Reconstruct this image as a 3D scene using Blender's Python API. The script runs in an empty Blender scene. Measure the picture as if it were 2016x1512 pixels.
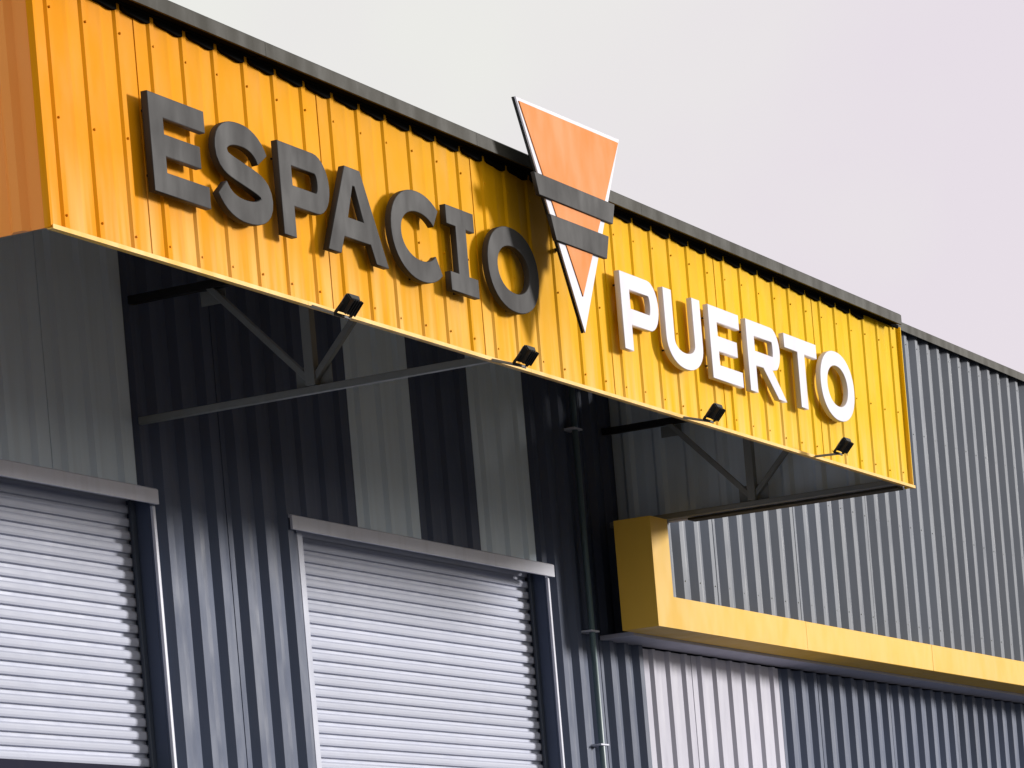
import bpy, bmesh, math, random
from mathutils import Vector, Matrix
random.seed(4)
SC = bpy.context.scene
COL = SC.collection
EYE = 1.65                      # eye height above the yard; heights below are written above the eye

# ------------------------------------------------------------------ camera
roll, yaw, focal = math.atan(.085), math.radians(25.6946), 6816.0
fw = Vector((math.cos(yaw), math.sin(yaw), 0)); rt = Vector((math.sin(yaw), -math.cos(yaw), 0)); up = Vector((0, 0, 1))
cx_ = rt*math.cos(roll) - up*math.sin(roll); cy_ = rt*math.sin(roll) + up*math.cos(roll); cz_ = -fw
cam = bpy.data.cameras.new('camera'); co = bpy.data.objects.new('camera', cam); COL.objects.link(co)
co.matrix_world = Matrix(((cx_.x, cy_.x, cz_.x, 0), (cx_.y, cy_.y, cz_.y, 0), (cx_.z, cy_.z, cz_.z, EYE), (0, 0, 0, 1)))
cam.sensor_width = 36; cam.lens = focal/2016*36
cam.shift_x = -math.sin(roll)*1266.3/2016; cam.shift_y = math.cos(roll)*1266.3/2016
cam.clip_start = .1; cam.clip_end = 3000
SC.camera = co

# ------------------------------------------------------------------ sky, sun, exposure
SUN_AZ, SUN_EL = math.radians(136), math.radians(11.5)      # azimuth from +Y, clockwise
W = bpy.data.worlds.new('World'); SC.world = W; W.use_nodes = True
nt = W.node_tree; nt.nodes.clear()
def wn(t): return nt.nodes.new(t)
out, bg, sky = wn('ShaderNodeOutputWorld'), wn('ShaderNodeBackground'), wn('ShaderNodeTexSky')
sky.sky_type = 'NISHITA'; sky.sun_disc = False; sky.sun_elevation = SUN_EL; sky.sun_rotation = SUN_AZ
sky.air_density = 1.0; sky.dust_density = 2.0
geo, noise, ramp, mix = wn('ShaderNodeTexCoord'), wn('ShaderNodeTexNoise'), wn('ShaderNodeValToRGB'), wn('ShaderNodeMixRGB')
noise.noise_dimensions = '4D'; noise.inputs['W'].default_value = 1.0
noise.inputs['Scale'].default_value = 3.0; noise.inputs['Detail'].default_value = 5; noise.inputs['Roughness'].default_value = .45
ramp.color_ramp.elements[0].position = .40; ramp.color_ramp.elements[0].color = (9.2, 9.6, 8.5, 1)     # bright overcast
ramp.color_ramp.elements[1].position = .60; ramp.color_ramp.elements[1].color = (8.5, 7.75, 8.4, 1)     # thin grey-pink cloud
mix.inputs[0].default_value = .92
nt.links.new(geo.outputs['Generated'], noise.inputs['Vector'])
nt.links.new(noise.outputs['Fac'], ramp.inputs[0])
nt.links.new(sky.outputs[0], mix.inputs[1]); nt.links.new(ramp.outputs[0], mix.inputs[2])
nt.links.new(mix.outputs[0], bg.inputs[0]); bg.inputs[1].default_value = .1
nt.links.new(bg.outputs[0], out.inputs[0])
sun = bpy.data.lights.new('sun', 'SUN'); sun.energy = 4.2; sun.angle = math.radians(9); sun.color = (1, .965, .93)
so = bpy.data.objects.new('sun', sun); COL.objects.link(so)
sd = Vector((math.sin(SUN_AZ)*math.cos(SUN_EL), math.cos(SUN_AZ)*math.cos(SUN_EL), math.sin(SUN_EL)))
so.rotation_euler = sd.to_track_quat('Z', 'Y').to_euler(); so.location = (20, -20, 20)
SC.view_settings.view_transform = 'Standard'; SC.view_settings.look = 'None'
SC.view_settings.exposure = 0; SC.view_settings.gamma = 1

# ------------------------------------------------------------------ materials
def paint(name, col, rough=.45, spec=.5, metal=0., var=.06, streak=.12, dirt=(.10, .09, .075), bump=.15, pale_low=None, ramp_x=None, rnd=.06):
    """Coated sheet metal: grain, runs of dirt down the sheet, a slightly different batch for each sheet."""
    m = bpy.data.materials.new(name); m.use_nodes = True
    n, l = m.node_tree.nodes, m.node_tree.links
    b = n['Principled BSDF']; b.inputs['Roughness'].default_value = rough; b.inputs['Metallic'].default_value = metal
    b.inputs['Specular IOR Level'].default_value = spec
    g = n.new('ShaderNodeNewGeometry')
    def noise_(scale, vec=(1, 1, 1), detail=4):
        mp = n.new('ShaderNodeMapping'); mp.inputs['Scale'].default_value = vec
        l.new(g.outputs['Position'], mp.inputs['Vector'])
        t = n.new('ShaderNodeTexNoise'); t.inputs['Scale'].default_value = scale; t.inputs['Detail'].default_value = detail
        l.new(mp.outputs[0], t.inputs['Vector']); return t.outputs['Fac']
    def rng(src, a, b_, c=0., d=1.):
        r = n.new('ShaderNodeMapRange'); r.inputs[1].default_value = a; r.inputs[2].default_value = b_
        r.inputs[3].default_value = c; r.inputs[4].default_value = d; l.new(src, r.inputs[0]); return r.outputs[0]
    def mixc(f, a, b_, mode='MIX'):
        x = n.new('ShaderNodeMixRGB'); x.blend_type = mode
        for i, v in enumerate((f, a, b_)):
            if hasattr(v, 'links'): l.new(v, x.inputs[i])
            else: x.inputs[i].default_value = v if i == 0 else (*v, 1)
        return x.outputs[0]
    def mul(a, b_):
        x = n.new('ShaderNodeMath'); x.operation = 'MULTIPLY'
        for i, v in enumerate((a, b_)):
            if hasattr(v, 'links'): l.new(v, x.inputs[i])
            else: x.inputs[i].default_value = v
        return x.outputs[0]
    c = n.new('ShaderNodeRGB'); c.outputs[0].default_value = (*col, 1); c = c.outputs[0]
    if ramp_x:                                                     # base colour runs from orange to lemon along the front
        sep = n.new('ShaderNodeSeparateXYZ'); l.new(g.outputs['Position'], sep.inputs[0])
        c = mixc(rng(sep.outputs[0], ramp_x[0], ramp_x[1]), c, ramp_x[2])
    k = n.new('ShaderNodeObjectInfo')
    c = mixc(1., c, mixc(k.outputs['Random'], (1-rnd,)*3, (1+rnd*.6,)*3), 'MULTIPLY')
    c = mixc(1., c, mixc(noise_(1.3), (1-var,)*3, (1+var,)*3), 'MULTIPLY')
    c = mixc(mul(rng(noise_(1., (9, 9, .35), 6), .5, .8), streak), c, dirt)
    if pale_low:                                                       # paler vertical runs over the lowest part
        z0, z1, fc, amt = pale_low
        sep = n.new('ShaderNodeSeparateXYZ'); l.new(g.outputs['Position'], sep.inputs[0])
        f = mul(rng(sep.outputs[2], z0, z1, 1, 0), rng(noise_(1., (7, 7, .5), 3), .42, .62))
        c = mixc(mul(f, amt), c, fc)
    l.new(c, b.inputs['Base Color'])
    l.new(rng(noise_(6., (1, 1, .4)), .3, .7, max(.05, rough-.08), rough+.1), b.inputs['Roughness'])
    bp = n.new('ShaderNodeBump'); bp.inputs['Strength'].default_value = bump; bp.inputs['Distance'].default_value = .02
    l.new(noise_(2.2, (1, 1, .5), 2), bp.inputs['Height']); l.new(bp.outputs[0], b.inputs['Normal'])
    return m

M = {}
M['yellow'] = paint('yellow_coating', (.72, .262, .002), .6, .05, pale_low=(EYE+4.35, EYE+4.95, (.84, .56, .20), .6), ramp_x=(15.5, 27, (.80, .48, .002)), streak=.06, dirt=(.45, .17, .01))
M['yellow_side'] = paint('shaded_side_yellow', (.96, .33, .055), .5, .3, streak=.05, dirt=(.4, .15, .01))  # front yellow reddened: tone of the shaded side put into the colour
M['trim'] = paint('yellow_trim_sheen', (.76, .42, .045), .5, .3, streak=.1, dirt=(.5, .3, .1))  # sheet yellow made paler, its gloss painted into the base colour
M['frame'] = paint('frame_yellow', (.73, .435, .055), .55, .2, streak=.1, dirt=(.5, .3, .06), bump=.05)
M['dark'] = paint('charcoal_coating', (.070, .090, .150), .55, .25, streak=.1, dirt=(.07, .07, .07), rnd=.15)
M['light'] = paint('light_grey_coating', (.62, .73, .84), .5, .3, streak=.18, dirt=(.25, .25, .24))
M['pale'] = paint('pale_sheet_coating', (.45, .445, .53), .55, .3, streak=.12, dirt=(.4, .4, .4))
M['annex'] = paint('blue_grey_coating', (.062, .076, .108), .5, .36, streak=.12, dirt=(.10, .10, .10), rnd=.15)
M['shutter'] = paint('shutter_coating', (.45, .475, .58), .5, .3, streak=.10, dirt=(.35, .33, .34), rnd=.05)
M['flash'] = paint('grey_flashing', (.042, .039, .031), .6, .12, streak=.08, dirt=(.10, .09, .08))
M['hood'] = paint('hood_metal', (.60, .62, .73), .45, .4, streak=.2, dirt=(.2, .19, .18))
M['steel'] = paint('truss_paint', (.20, .215, .215), .5, .4, streak=.2)
M['black'] = paint('black_housing', (.010, .010, .011), .5, .25, streak=.02)
M['cap_shade'] = paint('cap_shade_black', (.008, .008, .008), .9, .0, streak=0)  # matte black used as painted shade below the cap
M['letter_dark'] = paint('letter_graphite', (.040, .038, .038), .6, .12, streak=.0, var=.02, bump=.0, rnd=.04)
M['letter_white'] = paint('letter_white', (.58, .565, .63), .5, .3, streak=.05, dirt=(.5, .48, .45), bump=.02, rnd=.02)
M['orange'] = paint('emblem_orange', (.64, .195, .022), .55, .15, streak=.0, var=.025, bump=.0)
M['pipe'] = paint('pipe_teal_grey', (.12, .18, .20), .4, .5, streak=.15)
M['concrete'] = paint('yard_concrete', (.085, .083, .080), .9, .2, streak=.3, dirt=(.14, .13, .12), var=.2)
M['seal'] = paint('rubber_seal', (.030, .030, .048), .9, .0, streak=.1)
M['inner'] = paint('inner_lining', (.10, .10, .11), .8, .2)
M['lens'] = paint('lamp_glass', (.25, .26, .28), .12, .6, bump=0)

# ------------------------------------------------------------------ helpers
def thing(name, label, cat, loc, group=None):
    o = bpy.data.objects.new(name, None); COL.objects.link(o); o.location = loc; o.empty_display_size = .2
    o['label'] = label; o['category'] = cat
    if group: o['group'] = group
    return o
def world_loc(o):
    v = Vector(o.location)
    while o.parent: o = o.parent; v += Vector(o.location)
    return v
def add(name, me, parent, loc, mat=None):
    """Link mesh data as one object; loc is its place in the world (parents are only shifted, never turned)."""
    o = bpy.data.objects.new(name, me); COL.objects.link(o)
    if parent: o.parent = parent; o.location = Vector(loc) - world_loc(parent)
    else: o.location = loc
    if mat and not me.materials: me.materials.append(M[mat])
    return o
def mesh(name, v, f, mat=None, smooth=False):
    me = bpy.data.meshes.new(name); me.from_pydata(v, [], f); me.update()
    if mat: me.materials.append(M[mat])
    if smooth:
        for p in me.polygons: p.use_smooth = True
    return me
def box_mesh(name, sx, sy, sz, mat, bevel=.004):
    bm = bmesh.new(); bmesh.ops.create_cube(bm, size=1)
    for v in bm.verts: v.co = Vector((v.co.x*sx, v.co.y*sy, v.co.z*sz))
    b = min(bevel, sx*.3, sy*.3, sz*.3)
    bmesh.ops.bevel(bm, geom=bm.edges[:], offset=b, segments=1, affect='EDGES', profile=.5)
    me = bpy.data.meshes.new(name); bm.to_mesh(me); bm.free(); me.materials.append(M[mat]); return me
def box(name, parent, x0, x1, y0, y1, z0, z1, mat, bevel=.004):
    return add(name, box_mesh(name, x1-x0, y1-y0, z1-z0, mat, bevel), parent, ((x0+x1)/2, (y0+y1)/2, (z0+z1)/2+EYE))
def prism(name, parent, pts, a0, a1, axis, mat, smooth=False):
    """A closed cross-section swept along x or y.  pts are (u, z): u is y when swept along x, x when swept along y."""
    n = len(pts); v = []
    for a in (a0, a1):
        for u_, z in pts: v.append((a, u_, z+EYE) if axis == 'x' else (u_, a, z+EYE))
    c = Vector([sum(p[i] for p in v)/len(v) for i in range(3)]); v = [tuple(Vector(p)-c) for p in v]
    f = [(i, (i+1) % n, n+(i+1) % n, n+i) for i in range(n)] + [tuple(range(n))[::-1], tuple(range(n, 2*n))]
    me = mesh(name, v, f, mat); bm = bmesh.new(); bm.from_mesh(me); bmesh.ops.recalc_face_normals(bm, faces=bm.faces[:]); bm.to_mesh(me); bm.free()
    return add(name, me, parent, c)
def bar(name, parent, p, q, w, mat, depth=None):
    """A square bar from p to q (points above the eye)."""
    p, q = Vector(p)+Vector((0, 0, EYE)), Vector(q)+Vector((0, 0, EYE)); d = q-p
    me = box_mesh(name, w, depth or w, d.length, mat, .004)
    qn = d.to_track_quat('Z', 'Y'); me.transform(qn.to_matrix().to_4x4()); return add(name, me, parent, (p+q)/2)
_sheets = {}
def sheet_mesh(width, height, mat, ribs=3, rib=.032, crest=.055, flank=.034, inv=False):
    """Ribbed sheet facing -Y, from x = 0 to width, z = 0 to height, pan at y = 0, ribs standing out by `rib`, a lap rib at each end."""
    key = (round(width, 3), round(height, 3), mat, ribs, rib, crest, flank)
    if key in _sheets: return _sheets[key]
    p = width/ribs; prof = []
    for i in range(ribs):
        c0 = i*p + p/2
        prof += [(c0-crest/2-flank, 0), (c0-crest/2, -rib), (c0+crest/2, -rib), (c0+crest/2+flank, 0)]
        # two faint stiffening creases in the pan
        if i < ribs-1: prof += [(i*p+p-.035, -.003), (i*p+p, -.006), (i*p+p+.035, -.003)]
    prof = [(0, -.002)] + prof + [(width, 0)]
    back = .012; n = len(prof); v = []
    for z in (0, height):
        v += [(x, y, z) for x, y in prof] + [(x, back, z) for x, _ in prof]
    f = []; N = 2*n
    for i in range(n-1):
        f.append((i, i+1, N+i+1, N+i)); f.append((n+i+1, n+i, N+n+i, N+n+i+1))
        f.append((i+1, i, n+i, n+i+1)); f.append((N+i, N+i+1, N+n+i+1, N+n+i))
    f.append((0, N, N+n, n)); f.append((n-1, n+n-1, N+n+n-1, N+n-1))
    me = mesh('cladding_sheet', v, f, mat); _sheets[key] = me; return me
def sheets(parent, xs, y, z0, z1, mats, ribs=3, **kw):
    for i in range(len(xs)-1):
        w = xs[i+1]-xs[i]; m = mats if isinstance(mats, str) else mats[i]
        r = ribs if w > .6 else max(1, round(w/.344))
        add('cladding_sheet', sheet_mesh(w-.002, z1-z0, m, r, **kw), parent, (xs[i]+.001, y - (.003 if i % 2 else 0), z0+EYE))
def side_sheets(parent, ys, x, z0, z1, mat):
    """Sheets that face -X."""
    for i in range(len(ys)-1):
        w = ys[i+1]-ys[i]
        o = add('cladding_sheet', sheet_mesh(w-.002, z1-z0, mat), parent, (x - (.003 if i % 2 else 0), ys[i+1]-.001, z0+EYE)); o.rotation_euler.z = -math.pi/2
def steps(a, b, w=1.032):
    n = max(1, round((b-a)/w)); return [a+(b-a)*i/n for i in range(n+1)]

WAVE = dict(rib=.052, crest=.075, flank=.080)
DEEP = dict(rib=.050, crest=.085, flank=.055)
# ------------------------------------------------------------------ ground
g = bpy.data.meshes.new('ground'); s_ = 900
g.from_pydata([(-s_, -s_, 0), (s_, -s_, 0), (s_, s_, 0), (-s_, s_, 0)], [], [(0, 1, 2, 3)]); g.materials.append(M['concrete'])
go = bpy.data.objects.new('ground', g); COL.objects.link(go); go['kind'] = 'structure'

# ------------------------------------------------------------------ the warehouse behind
YW = 12.8; ZG = -EYE; ZT = 7.0
bld = thing('warehouse_building', 'long warehouse clad in dark and light ribbed metal sheets behind the yellow canopy', 'building', (14.2, YW, 0))
HB = 3.93                                           # top of the door openings
sheets(bld, [12.2, 13.24, 14.28, 15.32, 16.36], YW, ZG, ZT, 'light')
sheets(bld, [16.36, 17.39, 18.42, 19.455, 20.487], YW, HB, ZT, 'light')
sheets(bld, [20.489, 20.63], YW, HB, ZT, 'dark')
sheets(bld, [20.63, 21.66, 22.66], YW, ZG, ZT, 'dark', **DEEP)
sheets(bld, [22.66, 23.64], YW, HB, ZT, 'dark')
sheets(bld, [23.64, 24.69], YW, HB, ZT, 'light')
sheets(bld, [24.69, 25.745], YW, HB, ZT, 'dark')
sheets(bld, [25.745, 26.79], YW, HB, ZT, 'light')
sheets(bld, [26.79, 26.93], YW, HB, ZT, 'dark')
sheets(bld, [26.93, 27.92, 28.86], YW, ZG, ZT, 'dark', **DEEP)
sheets(bld, [28.86, 29.95, 31.04, 32.13], YW, ZG, 3.36, 'pale')
sheets(bld, steps(32.13, 48), YW, ZG, 3.36, 'dark', **DEEP)
for x0, x1 in ((16.36, 20.63), (22.66, 26.93)):     # lined reveals of the two door openings
    box('jamb', bld, x1, x1+.06, YW+.014, 13.16, ZG, HB, 'dark')
    box('jamb', bld, x0-.06, x0, YW+.014, 13.16, ZG, HB, 'dark')
    box('lintel_lining', bld, x0-.06, x1+.06, YW+.014, 13.16, HB+.002, HB+.07, 'dark')
    box('corner_trim', bld, x1-.004, x1+.032, YW-.026, YW-.003, ZG, HB-.08, 'hood')
# sloping drip hoods over the doors
for x0, x1 in ((16.2, 20.62), (22.47, 26.95)):
    prism('drip_hood', bld, [(12.715, 3.85), (12.715, 3.953), (12.730, 3.962), (12.80, 3.985), (12.80, 3.965), (12.735, 3.935), (12.735, 3.85)], x0, x1, 'x', 'hood')
box('back_wall', bld, 12.2, 48, 26, 26.2, ZG, ZT, 'inner')
box('end_wall', bld, 12.0, 12.2, YW, 26.2, ZG, ZT, 'light')
box('end_wall', bld, 48, 48.2, YW, 26.2, ZG, ZT, 'dark')
box('partition_wall', bld, 21.6, 21.7, 13.2, 26, ZG, ZT, 'inner')
box('roof', bld, 12.0, 48.2, YW+.03, 26.2, ZT+.003, ZT+.12, 'flash')

# ------------------------------------------------------------------ roller shutters
def slat_mesh(w):
    pr = [(.004, 0), (-.010, .002), (-.015, .018), (-.017, .038), (-.014, .050), (-.006, .061), (.018, .066), (.018, .0935), (.020, .0935), (.020, 0)]
    n = len(pr); v = [(-w/2, y, z) for y, z in pr] + [(w/2, y, z) for y, z in pr]
    f = [(i, n+i, n+(i+1) % n, (i+1) % n) for i in range(n)] + [tuple(range(n)), tuple(range(2*n-1, n-1, -1))]
    me = mesh('slat', v, f, 'shutter')
    bm = bmesh.new(); bm.from_mesh(me); bmesh.ops.recalc_face_normals(bm, faces=bm.faces[:]); bm.to_mesh(me); bm.free(); return me
YS = 12.965                                           # depth of the curtains in their reveals
def shutter(x0, x1, zb, label):
    t = thing('roller_shutter', label, 'roller shutter', ((x0+x1)/2, YS, zb+EYE), 'roller shutters in the warehouse front')
    me = slat_mesh(x1-x0-.03); z = zb+.09; k = 0
    while z < HB-.005:
        o = add('slat', me, t, ((x0+x1)/2, YS, z+EYE)); z += .0935; k += 1
    box('bottom_bar', t, x0+.045, x1-.045, YS-.03, YS+.02, zb-.05, zb+.088, 'seal')
    box('guide_rail', t, x0+.003, x0+.085, YW-.006, YS-.032, ZG, HB-.075, 'shutter')
    box('guide_rail', t, x1-.055, x1-.003, YS-.050, YS-.022, ZG, HB-.03, 'annex')  # dark coating puts the shadow of the reveal into the rail colour
    return t
shutter(16.36, 20.63, 1.95, 'pale slatted roller shutter at far left, raised so its bottom edge shows')
shutter(22.66, 26.93, ZG+.01, 'pale slatted roller shutter between the dark wall and the drainpipe')

# ------------------------------------------------------------------ yellow canopy
CX0, CX1, CY = 15.33, 28.55, 10.0
can = thing('canopy', 'deep canopy with a bright yellow ribbed metal fascia over the loading doors', 'canopy', (CX0, CY, 4.38+EYE))
fx = steps(CX0+.02, CX1-.01)
RB, CR, FL = .013, .045, .018
fw_ = fx[1]-fx[0]-.002; pp = fw_/3
fv, ff = [], []
for q0 in range(3):                                 # black pieces in the pans standing in for scalloped shade under the cap
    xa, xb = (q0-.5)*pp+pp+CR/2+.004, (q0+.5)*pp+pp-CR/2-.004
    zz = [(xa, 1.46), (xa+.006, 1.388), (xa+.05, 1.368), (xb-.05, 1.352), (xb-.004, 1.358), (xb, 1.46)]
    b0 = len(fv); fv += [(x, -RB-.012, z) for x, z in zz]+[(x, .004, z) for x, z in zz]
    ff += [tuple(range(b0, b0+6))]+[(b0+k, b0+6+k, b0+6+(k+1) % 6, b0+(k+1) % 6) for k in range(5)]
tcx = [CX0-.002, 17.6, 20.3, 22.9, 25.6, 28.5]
scallop_me = mesh('shade_scallop', fv, ff, 'cap_shade')
for i in range(len(fx)-1):
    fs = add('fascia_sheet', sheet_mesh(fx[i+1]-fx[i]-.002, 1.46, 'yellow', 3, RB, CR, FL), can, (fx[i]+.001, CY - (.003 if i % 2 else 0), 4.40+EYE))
    if i < len(fx)-2: add('shade_scallop', scallop_me, fs, (fx[i]+.001, CY-.003, 4.40+EYE-.030))
    if i < 5: box('shade_strip', can, tcx[i]+.002, tcx[i+1]-.002, 9.962, 9.981, 5.768, 5.80, 'cap_shade')  # added black strip draws the line of shade below the cap
ys = [CY+.01, 10.94, 11.87, 12.785]
for i in range(3):
    o = add('side_sheet', sheet_mesh(ys[i+1]-ys[i]-.002, 1.46, 'yellow_side'), can, (CX0+.012, ys[i+1]-.001, 4.40+EYE)); o.rotation_euler.z = -math.pi/2
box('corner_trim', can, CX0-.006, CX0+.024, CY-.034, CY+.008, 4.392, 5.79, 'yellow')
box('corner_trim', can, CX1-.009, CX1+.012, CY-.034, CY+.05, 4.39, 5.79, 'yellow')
cuts = [CX0-.08, 17.6, 20.3, 22.9, 25.6, 28.33]
for i in range(5):
    prism('cap_flashing', can, [(9.87, 5.762), (9.87, 5.842), (9.885, 5.856), (10.12, 5.88), (10.12, 5.86), (9.892, 5.838), (9.885, 5.762)], cuts[i], cuts[i+1]-.003, 'x', 'flash')
    prism('cap_soffit', can, [(9.888, 5.768), (9.888, 5.785), (10.03, 5.81), (10.03, 5.79)], cuts[i]+.01, cuts[i+1]-.013, 'x', 'cap_shade')
tc = [CX0-.004, 18.0, 21.0, 24.0, 26.6, CX1+.01]
for i in range(5):
    prism('drip_trim', can, [(9.952, 4.384), (9.952, 4.408), (9.957, 4.408), (9.957, 4.390), (9.99, 4.390), (9.99, 4.384)], tc[i], tc[i+1]-.003, 'x', 'trim')
box('roof_deck', can, CX0+.04, CX1-.02, 10.03, 12.77, 5.70, 5.80, 'hood')
for X in (20.55, 28.33):                            # the two trusses one can see under the roof
    tr = bpy.data.objects.new('truss', None); COL.objects.link(tr); tr.parent = can; tr.location = Vector((X, 11.4, 4.43+EYE))-world_loc(can)
    bar('bottom_chord', tr, (X, 10.02, 4.43), (X, 12.77, 4.43), .05, 'steel')
    bar('top_chord', tr, (X, 10.02, 5.27), (X, 12.77, 5.27), .06, 'black')
    bar('post', tr, (X, 11.38, 4.46), (X, 11.38, 5.24), .075, 'steel')
    bar('diagonal', tr, (X, 11.36, 4.46), (X, 12.13, 5.26), .045, 'steel')
    bar('diagonal', tr, (X, 11.40, 4.46), (X, 10.63, 5.26), .045, 'steel')
    box('gusset', tr, X+.030, X+.036, 11.24, 11.52, 4.455, 4.60, 'steel', .001)
    box('gusset', tr, X+.034, X+.040, 12.02, 12.22, 5.14, 5.239, 'steel', .001)
    bar('hanger', tr, (X, 11.38, 5.30), (X, 11.38, 5.69), .05, 'black')
ys = [10.06, 10.97, 11.88, 12.785]
for i in range(3):                                  # closing wall at the right-hand end, seen from inside
    o = add('end_sheet', sheet_mesh(ys[i+1]-ys[i]-.002, 1.23, 'light'), can, (28.545, ys[i+1]-.001, 4.46+EYE)); o.rotation_euler.z = -math.pi/2
box('end_trim', can, 28.40, 28.56, 10.06, 12.05, 4.385, 4.405, 'flash')
box('end_angle', can, 28.50, 28.565, 10.06, 12.78, 4.408, 4.455, 'hood')

for y in (10.7, 11.4, 12.1): box('purlin', can, CX0+.05, CX1-.03, y-.03, y+.03, 5.60, 5.698, 'steel')
def screws(parent, xs, y, zs, mat, rad=.008):
    bm = bmesh.new()
    for x in xs:
        for z in zs:
            mt = Matrix.Translation((x+random.uniform(-.004, .004), y, z+random.uniform(-.012, .012))) @ Matrix.Rotation(math.pi/2, 4, 'X')
            bmesh.ops.create_cone(bm, cap_ends=True, segments=6, radius1=rad, radius2=rad*.7, depth=.008, matrix=mt)
    me = bpy.data.meshes.new('screws'); bm.to_mesh(me); bm.free(); me.materials.append(M[mat])
    o = add('screws', me, parent, (0, 0, EYE)); o['kind'] = 'stuff'
screws(can, [fx[0]+(i+.5)*(fx[1]-fx[0])/3 for i in range(3*(len(fx)-1))], CY-RB-.006, (4.50, 5.02, 5.60), 'yellow')
# ------------------------------------------------------------------ projecting upper storey on the right
ann = thing('upper_storey', 'projecting blue-grey ribbed upper storey edged by a yellow frame, right of the canopy', 'building', (27.68, 12.1, 3.4+EYE))
YB = 12.32
sheets(ann, [28.05, 28.57], YB, 3.60, 4.40, 'annex', 2, **WAVE)
bx = [28.57+1.032*i for i in range(19)]
sheets(ann, bx, YB, 3.60, 7.10, 'annex', **WAVE)
FX1 = bx[-1]
prism('roof_flashing', ann, [(12.21, 7.065), (12.21, 7.15), (12.225, 7.163), (12.6, 7.19), (12.6, 7.17), (12.232, 7.145), (12.225, 7.065)], 28.60, FX1, 'x', 'flash')
box('roof', ann, 28.60, FX1, 12.36, 12.79, 7.06, 7.12, 'flash')
box('side_wall', ann, 28.57, 28.595, 12.34, 12.79, 4.46, 7.05, 'dark')
screws(ann, [28.57+.344*(i+.5) for i in range(40)], YB-.055, (3.9, 4.95, 6.0, 6.95), 'steel')
# frame: upright at the left end, long band along the bottom, plain folded metal
prism('frame_corner', ann, [(27.68, 3.40), (31.2, 3.40), (31.2, 3.68), (28.055, 3.68), (28.055, 4.365), (27.68, 4.365)], 12.10, 12.45, 'y', 'frame')
fc = [27.68, 31.2, 34.8, 38.4, 42.0, FX1]
for i in range(1, 5): box('frame_band', ann, fc[i]+.004, fc[i+1], 12.10, 12.45, 3.40, 3.68, 'frame', .004)
for i in range(5): box('soffit_panel', ann, max(fc[i], 27.93), fc[i+1]-.004, 12.455, 12.79, 3.375, 3.415, 'pale')

# ------------------------------------------------------------------ raised letters
def arc(cx, cz, rx, rz, a0, a1, n=14, p=2.0):
    o = []
    for i in range(n+1):
        a = math.radians(a0+(a1-a0)*i/n); c, s = math.cos(a), math.sin(a)
        o.append((cx+rx*math.copysign(abs(c)**(2/p), c), cz+rz*math.copysign(abs(s)**(2/p), s)))
    return o
def bez(p0, p1, p2, p3, n=8):
    return [tuple((1-t)**3*a+3*t*(1-t)**2*b+3*t*t*(1-t)*c+t**3*d for a, b, c, d in zip(p0, p1, p2, p3)) for t in [i/n for i in range(n)]]
def strip(path, h):
    L, R = [], []
    for i, p in enumerate(path):
        a = Vector(path[max(0, i-1)]); b = Vector(path[min(len(path)-1, i+1)]); d = (b-a).normalized(); nn = Vector((-d.y, d.x))*h
        L.append((p[0]+nn.x, p[1]+nn.y)); R.append((p[0]-nn.x, p[1]-nn.y))
    return L+R[::-1]
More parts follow.
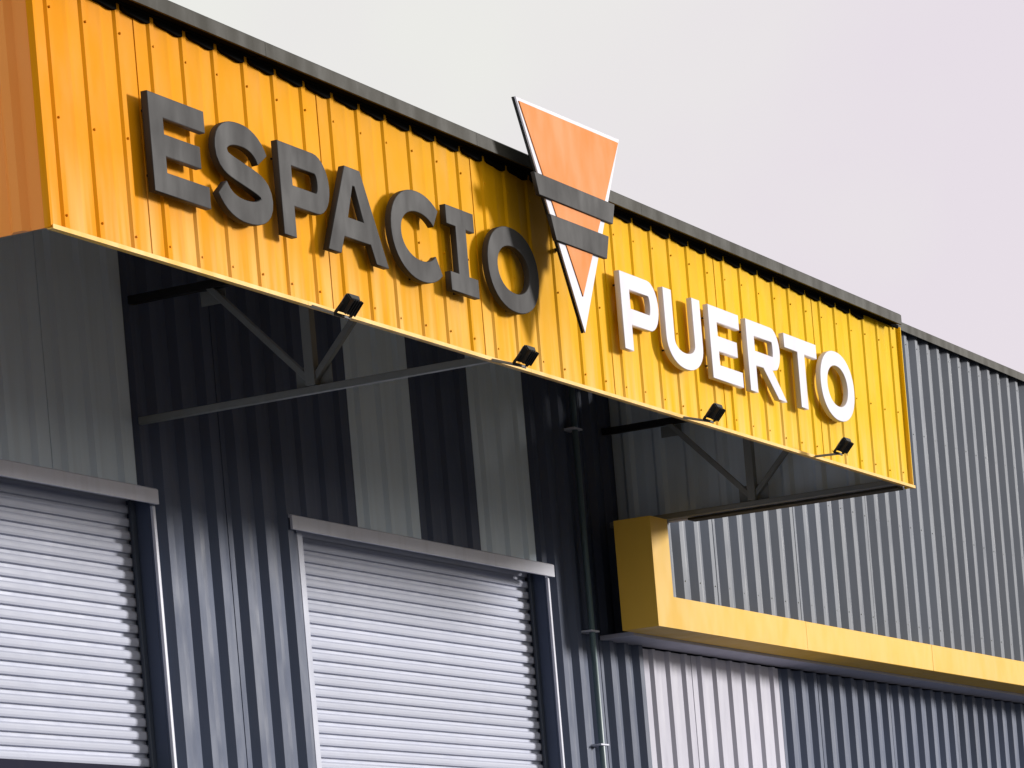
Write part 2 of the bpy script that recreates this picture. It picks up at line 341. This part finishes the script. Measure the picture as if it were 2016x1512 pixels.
def glyph(ch, w, h, t, th):
    """Outlines (first one outer, the rest holes) in a box of w by h; t upright stroke, th level stroke."""
    if ch == 'E':
        m0 = h*.5-th*.5
        return [[(0, 0), (w, 0), (w, th), (t, th), (t, m0), (w*.88, m0), (w*.88, m0+th), (t, m0+th), (t, h-th), (w, h-th), (w, h), (0, h)]]
    if ch == 'I':
        a, b = (w-t)/2, (w+t)/2
        return [[(0, 0), (w, 0), (w, th), (b, th), (b, h-th), (w, h-th), (w, h), (0, h), (0, h-th), (a, h-th), (a, th), (0, th)]]
    if ch == 'T':
        a, b = (w-t)/2, (w+t)/2
        return [[(a, 0), (b, 0), (b, h-th), (w, h-th), (w, h), (0, h), (0, h-th), (a, h-th)]]
    if ch == 'O':
        return [arc(w/2, h/2, w/2, h/2+.008, 0, 360, 40, 2.15)[:-1], arc(w/2, h/2, w/2-t, h/2-th+.004, 0, 360, 40, 2.1)[:-1]]
    if ch == 'C':
        hh = t/2; return [strip(arc(w/2+.02, h/2, w/2-hh+.02, h/2-th/2+.006, 42, 318, 34, 2.1), (t+th)/4)]
    if ch == 'S':
        W_, H_, q = w-th, h-th+.012, th/2
        P = lambda x, z: (q+x*W_, q-.006+z*H_)
        pts = bez(P(.96, .76), P(.88, .93), P(.70, 1), P(.5, 1)) + bez(P(.5, 1), P(.2, 1), P(.03, .9), P(.03, .73)) + \
            bez(P(.03, .73), P(.03, .55), P(.26, .54), P(.5, .49)) + bez(P(.5, .49), P(.8, .43), P(1, .41), P(1, .25)) + \
            bez(P(1, .25), P(1, .08), P(.78, 0), P(.5, 0)) + bez(P(.5, 0), P(.28, 0), P(.1, .06), P(0, .23)) + [P(0, .23)]
        return [strip(pts, (t+th)/4)]
    if ch == 'P':
        b = h*.34; r = (h-b)/2; xs = w-r*.95
        return [[(0, 0), (t, 0), (t, b)] + arc(xs, b+r, r*.95, r, -90, 90, 14) + [(0, h)], [(t, b+th)] + arc(xs, b+r, r*.95-t, r-th, -90, 90, 12) + [(t, h-th)]]
    if ch == 'R':
        b = h*.38; r = (h-b)/2; wb = w*.90; xs = wb-r*.95
        return [[(0, 0), (t, 0), (t, b), (w*.40, b), (w-t*1.12, 0), (w, 0), (w*.40+t*1.25, b+.006)] + arc(xs, b+r, r*.95, r, -62, 90, 14) + [(0, h)],
                [(t, b+th)] + arc(xs, b+r, r*.95-t, r-th, -90, 90, 12) + [(t, h-th)]]
    if ch == 'U':
        r = w/2; zc = h*.36
        return [[(0, h), (0, zc)] + arc(r, zc, r, zc+.006, 180, 360, 18, 2.1)[1:] + [(w, h), (w-t, h), (w-t, zc)] + arc(r, zc, r-t, zc-th, 360, 180, 18, 2.1)[1:] + [(t, h)]]
    if ch == 'A':
        a = .40*w-.02; bx_ = .60*w+.02; k = t*1.08
        el = lambda z: a*z/h
        c0, c1 = h*.20, h*.20+th*1.02; top = h*.80
        il = lambda z: k+el(z); ir = lambda z: w-k-el(z)
        return [[(0, 0), (k, 0), (il(c0), c0), (ir(c0), c0), (w-k, 0), (w, 0), (bx_, h), (a, h)], [(il(c1), c1), (w/2-.012, top), (w/2+.012, top), (ir(c1), c1)]]
def outline_mesh(name, loops, depth, mat, bevel=.004):
    cu = bpy.data.curves.new(name, 'CURVE'); cu.dimensions = '2D'; cu.fill_mode = 'BOTH'; cu.extrude = depth/2-bevel; cu.bevel_depth = bevel; cu.bevel_resolution = 1; cu.offset = -bevel
    for lp in loops:
        s = cu.splines.new('POLY'); s.points.add(len(lp)-1); s.use_cyclic_u = True
        for p, (x, z) in zip(s.points, lp): p.co = (x, z, 0, 1)
    o = bpy.data.objects.new(name, cu); me = bpy.data.meshes.new_from_object(o)
    bpy.data.objects.remove(o); bpy.data.curves.remove(cu)
    me.transform(Matrix.Rotation(math.pi/2, 4, 'X')); me.materials.clear(); me.materials.append(M[mat]); me.name = name; return me
pin_me = None
def word(name, label, chars, z0, h, t, th, yf, depth, mat):
    global pin_me
    x_first = chars[0][1]; t_ = thing(name, label, 'sign', (x_first, CY-.05, z0+EYE), 'raised words and emblem on the fascia')
    cache = {}
    for ch, xa, xb in chars:
        o = add('letter', outline_mesh('letter', glyph(ch, xb-xa, h, t, th), depth, mat), t_, (xa, yf+depth/2, z0+EYE))
        if pin_me is None:
            pin_me = box_mesh('standoff_pin', .012, .06, .012, 'black', .002)
        for px, pz in ((.5, .12 if ch not in 'APRT' else .93), (.5, .94 if ch not in 'U' else .06)):
            xx = xa+(xb-xa)*px if ch not in 'PREU' else xa+t*.5
            if ch in 'PREU': pz = .2 if pz < .5 else .85
            if ch in 'CSOAI' or ch == 'T': pz = .035 if (pz < .5 and ch not in 'AT') else (.955 if pz >= .5 or ch in 'AT' else pz)
            add('standoff_pin', pin_me, o, (xx, yf+depth+.024, z0+h*pz+EYE))
    return t_
YL = 9.905; k_ = YL/9.88
word('raised_word', 'dark graphite raised letters spelling the first word on the left half of the yellow fascia',
     [(c, a*k_, b*k_) for c, a, b in (('E', 16.258, 16.845), ('S', 16.93, 17.55), ('P', 17.66, 18.25), ('A', 18.18, 18.935), ('C', 19.0, 19.735), ('I', 19.775, 20.165), ('O', 20.33, 21.09))],
     4.738*k_, .553, .146, .124, YL, .044, 'letter_dark')
word('raised_word', 'white raised letters spelling the second word on the right half of the yellow fascia',
     [(c, a*k_, b*k_) for c, a, b in (('P', 22.43, 23.08), ('U', 23.185, 23.86), ('E', 24.015, 24.605), ('R', 24.745, 25.49), ('T', 25.525, 26.22), ('O', 26.27, 27.03))],
     4.735*k_, .558, .152, .116, YL, .044, 'letter_white')

# ------------------------------------------------------------------ emblem between the words
YE = 9.70; q = YE/9.85
def E_(x, z): return (x*q, z*q)
em = thing('emblem', 'inverted orange triangle emblem with two dark bars standing up past the roof edge', 'sign', (21.7*q, YE, 4.746*q+EYE), 'raised words and emblem on the fascia')
tri = [E_(21.70, 4.735), E_(22.56, 6.235), E_(20.90, 6.205)]
inner = [E_(21.705, 4.985), E_(22.525, 6.205), E_(20.935, 6.180)]
add('body', outline_mesh('body', [tri], .02, 'black', .003), em, (0, YE+.023, EYE))
add('white_panel', outline_mesh('white_panel', [tri], .012, 'letter_white', .002), em, (0, YE+.006, EYE))
add('orange_panel', outline_mesh('orange_panel', [inner], .010, 'orange', .002), em, (0, YE-.002, EYE))
for ch in (((21.10, 5.578), (22.28, 5.582), (22.335, 5.730), (21.05, 5.726)), ((21.315, 5.306), (22.13, 5.312), (22.19, 5.480), (21.25, 5.474))):
    add('bar', outline_mesh('bar', [[E_(*p) for p in ch]],   .03, 'letter_dark', .004), em, (0, YE-.006, EYE))
for x, z in ((21.97, 5.40), (22.10, 5.64)): box('mounting_bracket', em, x*q-.02, x*q+.02, YE+.03, CY-.01, z*q-.012, z*q+.012, 'black')

# ------------------------------------------------------------------ floodlights on the lower edge
def flood_mesh():
    d = {}
    bm = bmesh.new(); bmesh.ops.create_cube(bm, size=1)
    for v in bm.verts:
        f = 1 if v.co.y > 0 else .72
        v.co = Vector((v.co.x*.155*f, v.co.y*.042, v.co.z*.13*f))
    bmesh.ops.bevel(bm, geom=bm.edges[:], offset=.008, segments=2, affect='EDGES')
    d['housing'] = bpy.data.meshes.new('housing'); bm.to_mesh(d['housing']); bm.free(); d['housing'].materials.append(M['black'])
    d['lens'] = box_mesh('lens', .13, .008, .09, 'lens'); d['fin'] = box_mesh('fin', .006, .024, .10, 'black', .001)
    tilt = Matrix.Rotation(math.radians(42), 4, 'X')
    for k in ('housing', 'lens', 'fin'):
        if k == 'lens': d[k].transform(Matrix.Translation((0, .025, 0)))
        if k == 'fin': d[k].transform(Matrix.Translation((0, -.028, 0)))
        d[k].transform(tilt)
    d['yoke'] = None
    return d
FM = flood_mesh(); proto = None
for x, z, lab in ((18.05, 4.350, 'small black floodlight on the fascia edge under the letter A, leftmost of four'),
               (20.42, 4.378, 'small black floodlight on the fascia edge under the dark letter O'),
               (23.55, 4.392, 'small black floodlight on the fascia edge under the white letter E'),
               (26.20, 4.450, 'small black floodlight on the fascia edge under the white letter O, rightmost of four')):
    y = 9.70
    f = thing('floodlight', lab, 'floodlight', (x, y, z+EYE), 'floodlights along the fascia edge')
    h_ = add('housing', FM['housing'], f, (x, y, z+EYE)); add('lens', FM['lens'], f, (x, y, z+EYE))
    for i in range(5): add('fin', FM['fin'], h_, (x-.056+.028*i, y, z+EYE))
    for s in (-1, 1): bar('yoke_arm', f, (x+s*.091, y, z), (x+s*.091, y+.055, z-.05), .010, 'black', .02)
    bar('yoke_base', f, (x-.095, y+.06, z-.055), (x+.095, y+.06, z-.055), .010, 'black', .02)
    bar('mounting_arm', f, (x, y+.055, z-.058), (x, 9.985, max(4.40, z-.062)), .018, 'steel')

# ------------------------------------------------------------------ drainpipe in the corner
dp = thing('drainpipe', 'thin teal-grey drainpipe running down the dark wall left of the yellow frame', 'drainpipe', (27.62, 12.70, 0))
bm = bmesh.new(); bmesh.ops.create_cone(bm, cap_ends=True, segments=16, radius1=.027, radius2=.027, depth=5.72-ZG)
pm = bpy.data.meshes.new('pipe'); bm.to_mesh(pm); bm.free()
for p in pm.polygons: p.use_smooth = len(p.vertices) == 4
pm.materials.append(M['pipe']); add('pipe', pm, dp, (27.585, 12.70, (5.72+ZG)/2+EYE))
for z in (5.2, 3.42, 2.42, .6): box('pipe_bracket', dp, 27.50, 27.67, 12.665, 12.79, z-.008, z+.008, 'hood', .003)
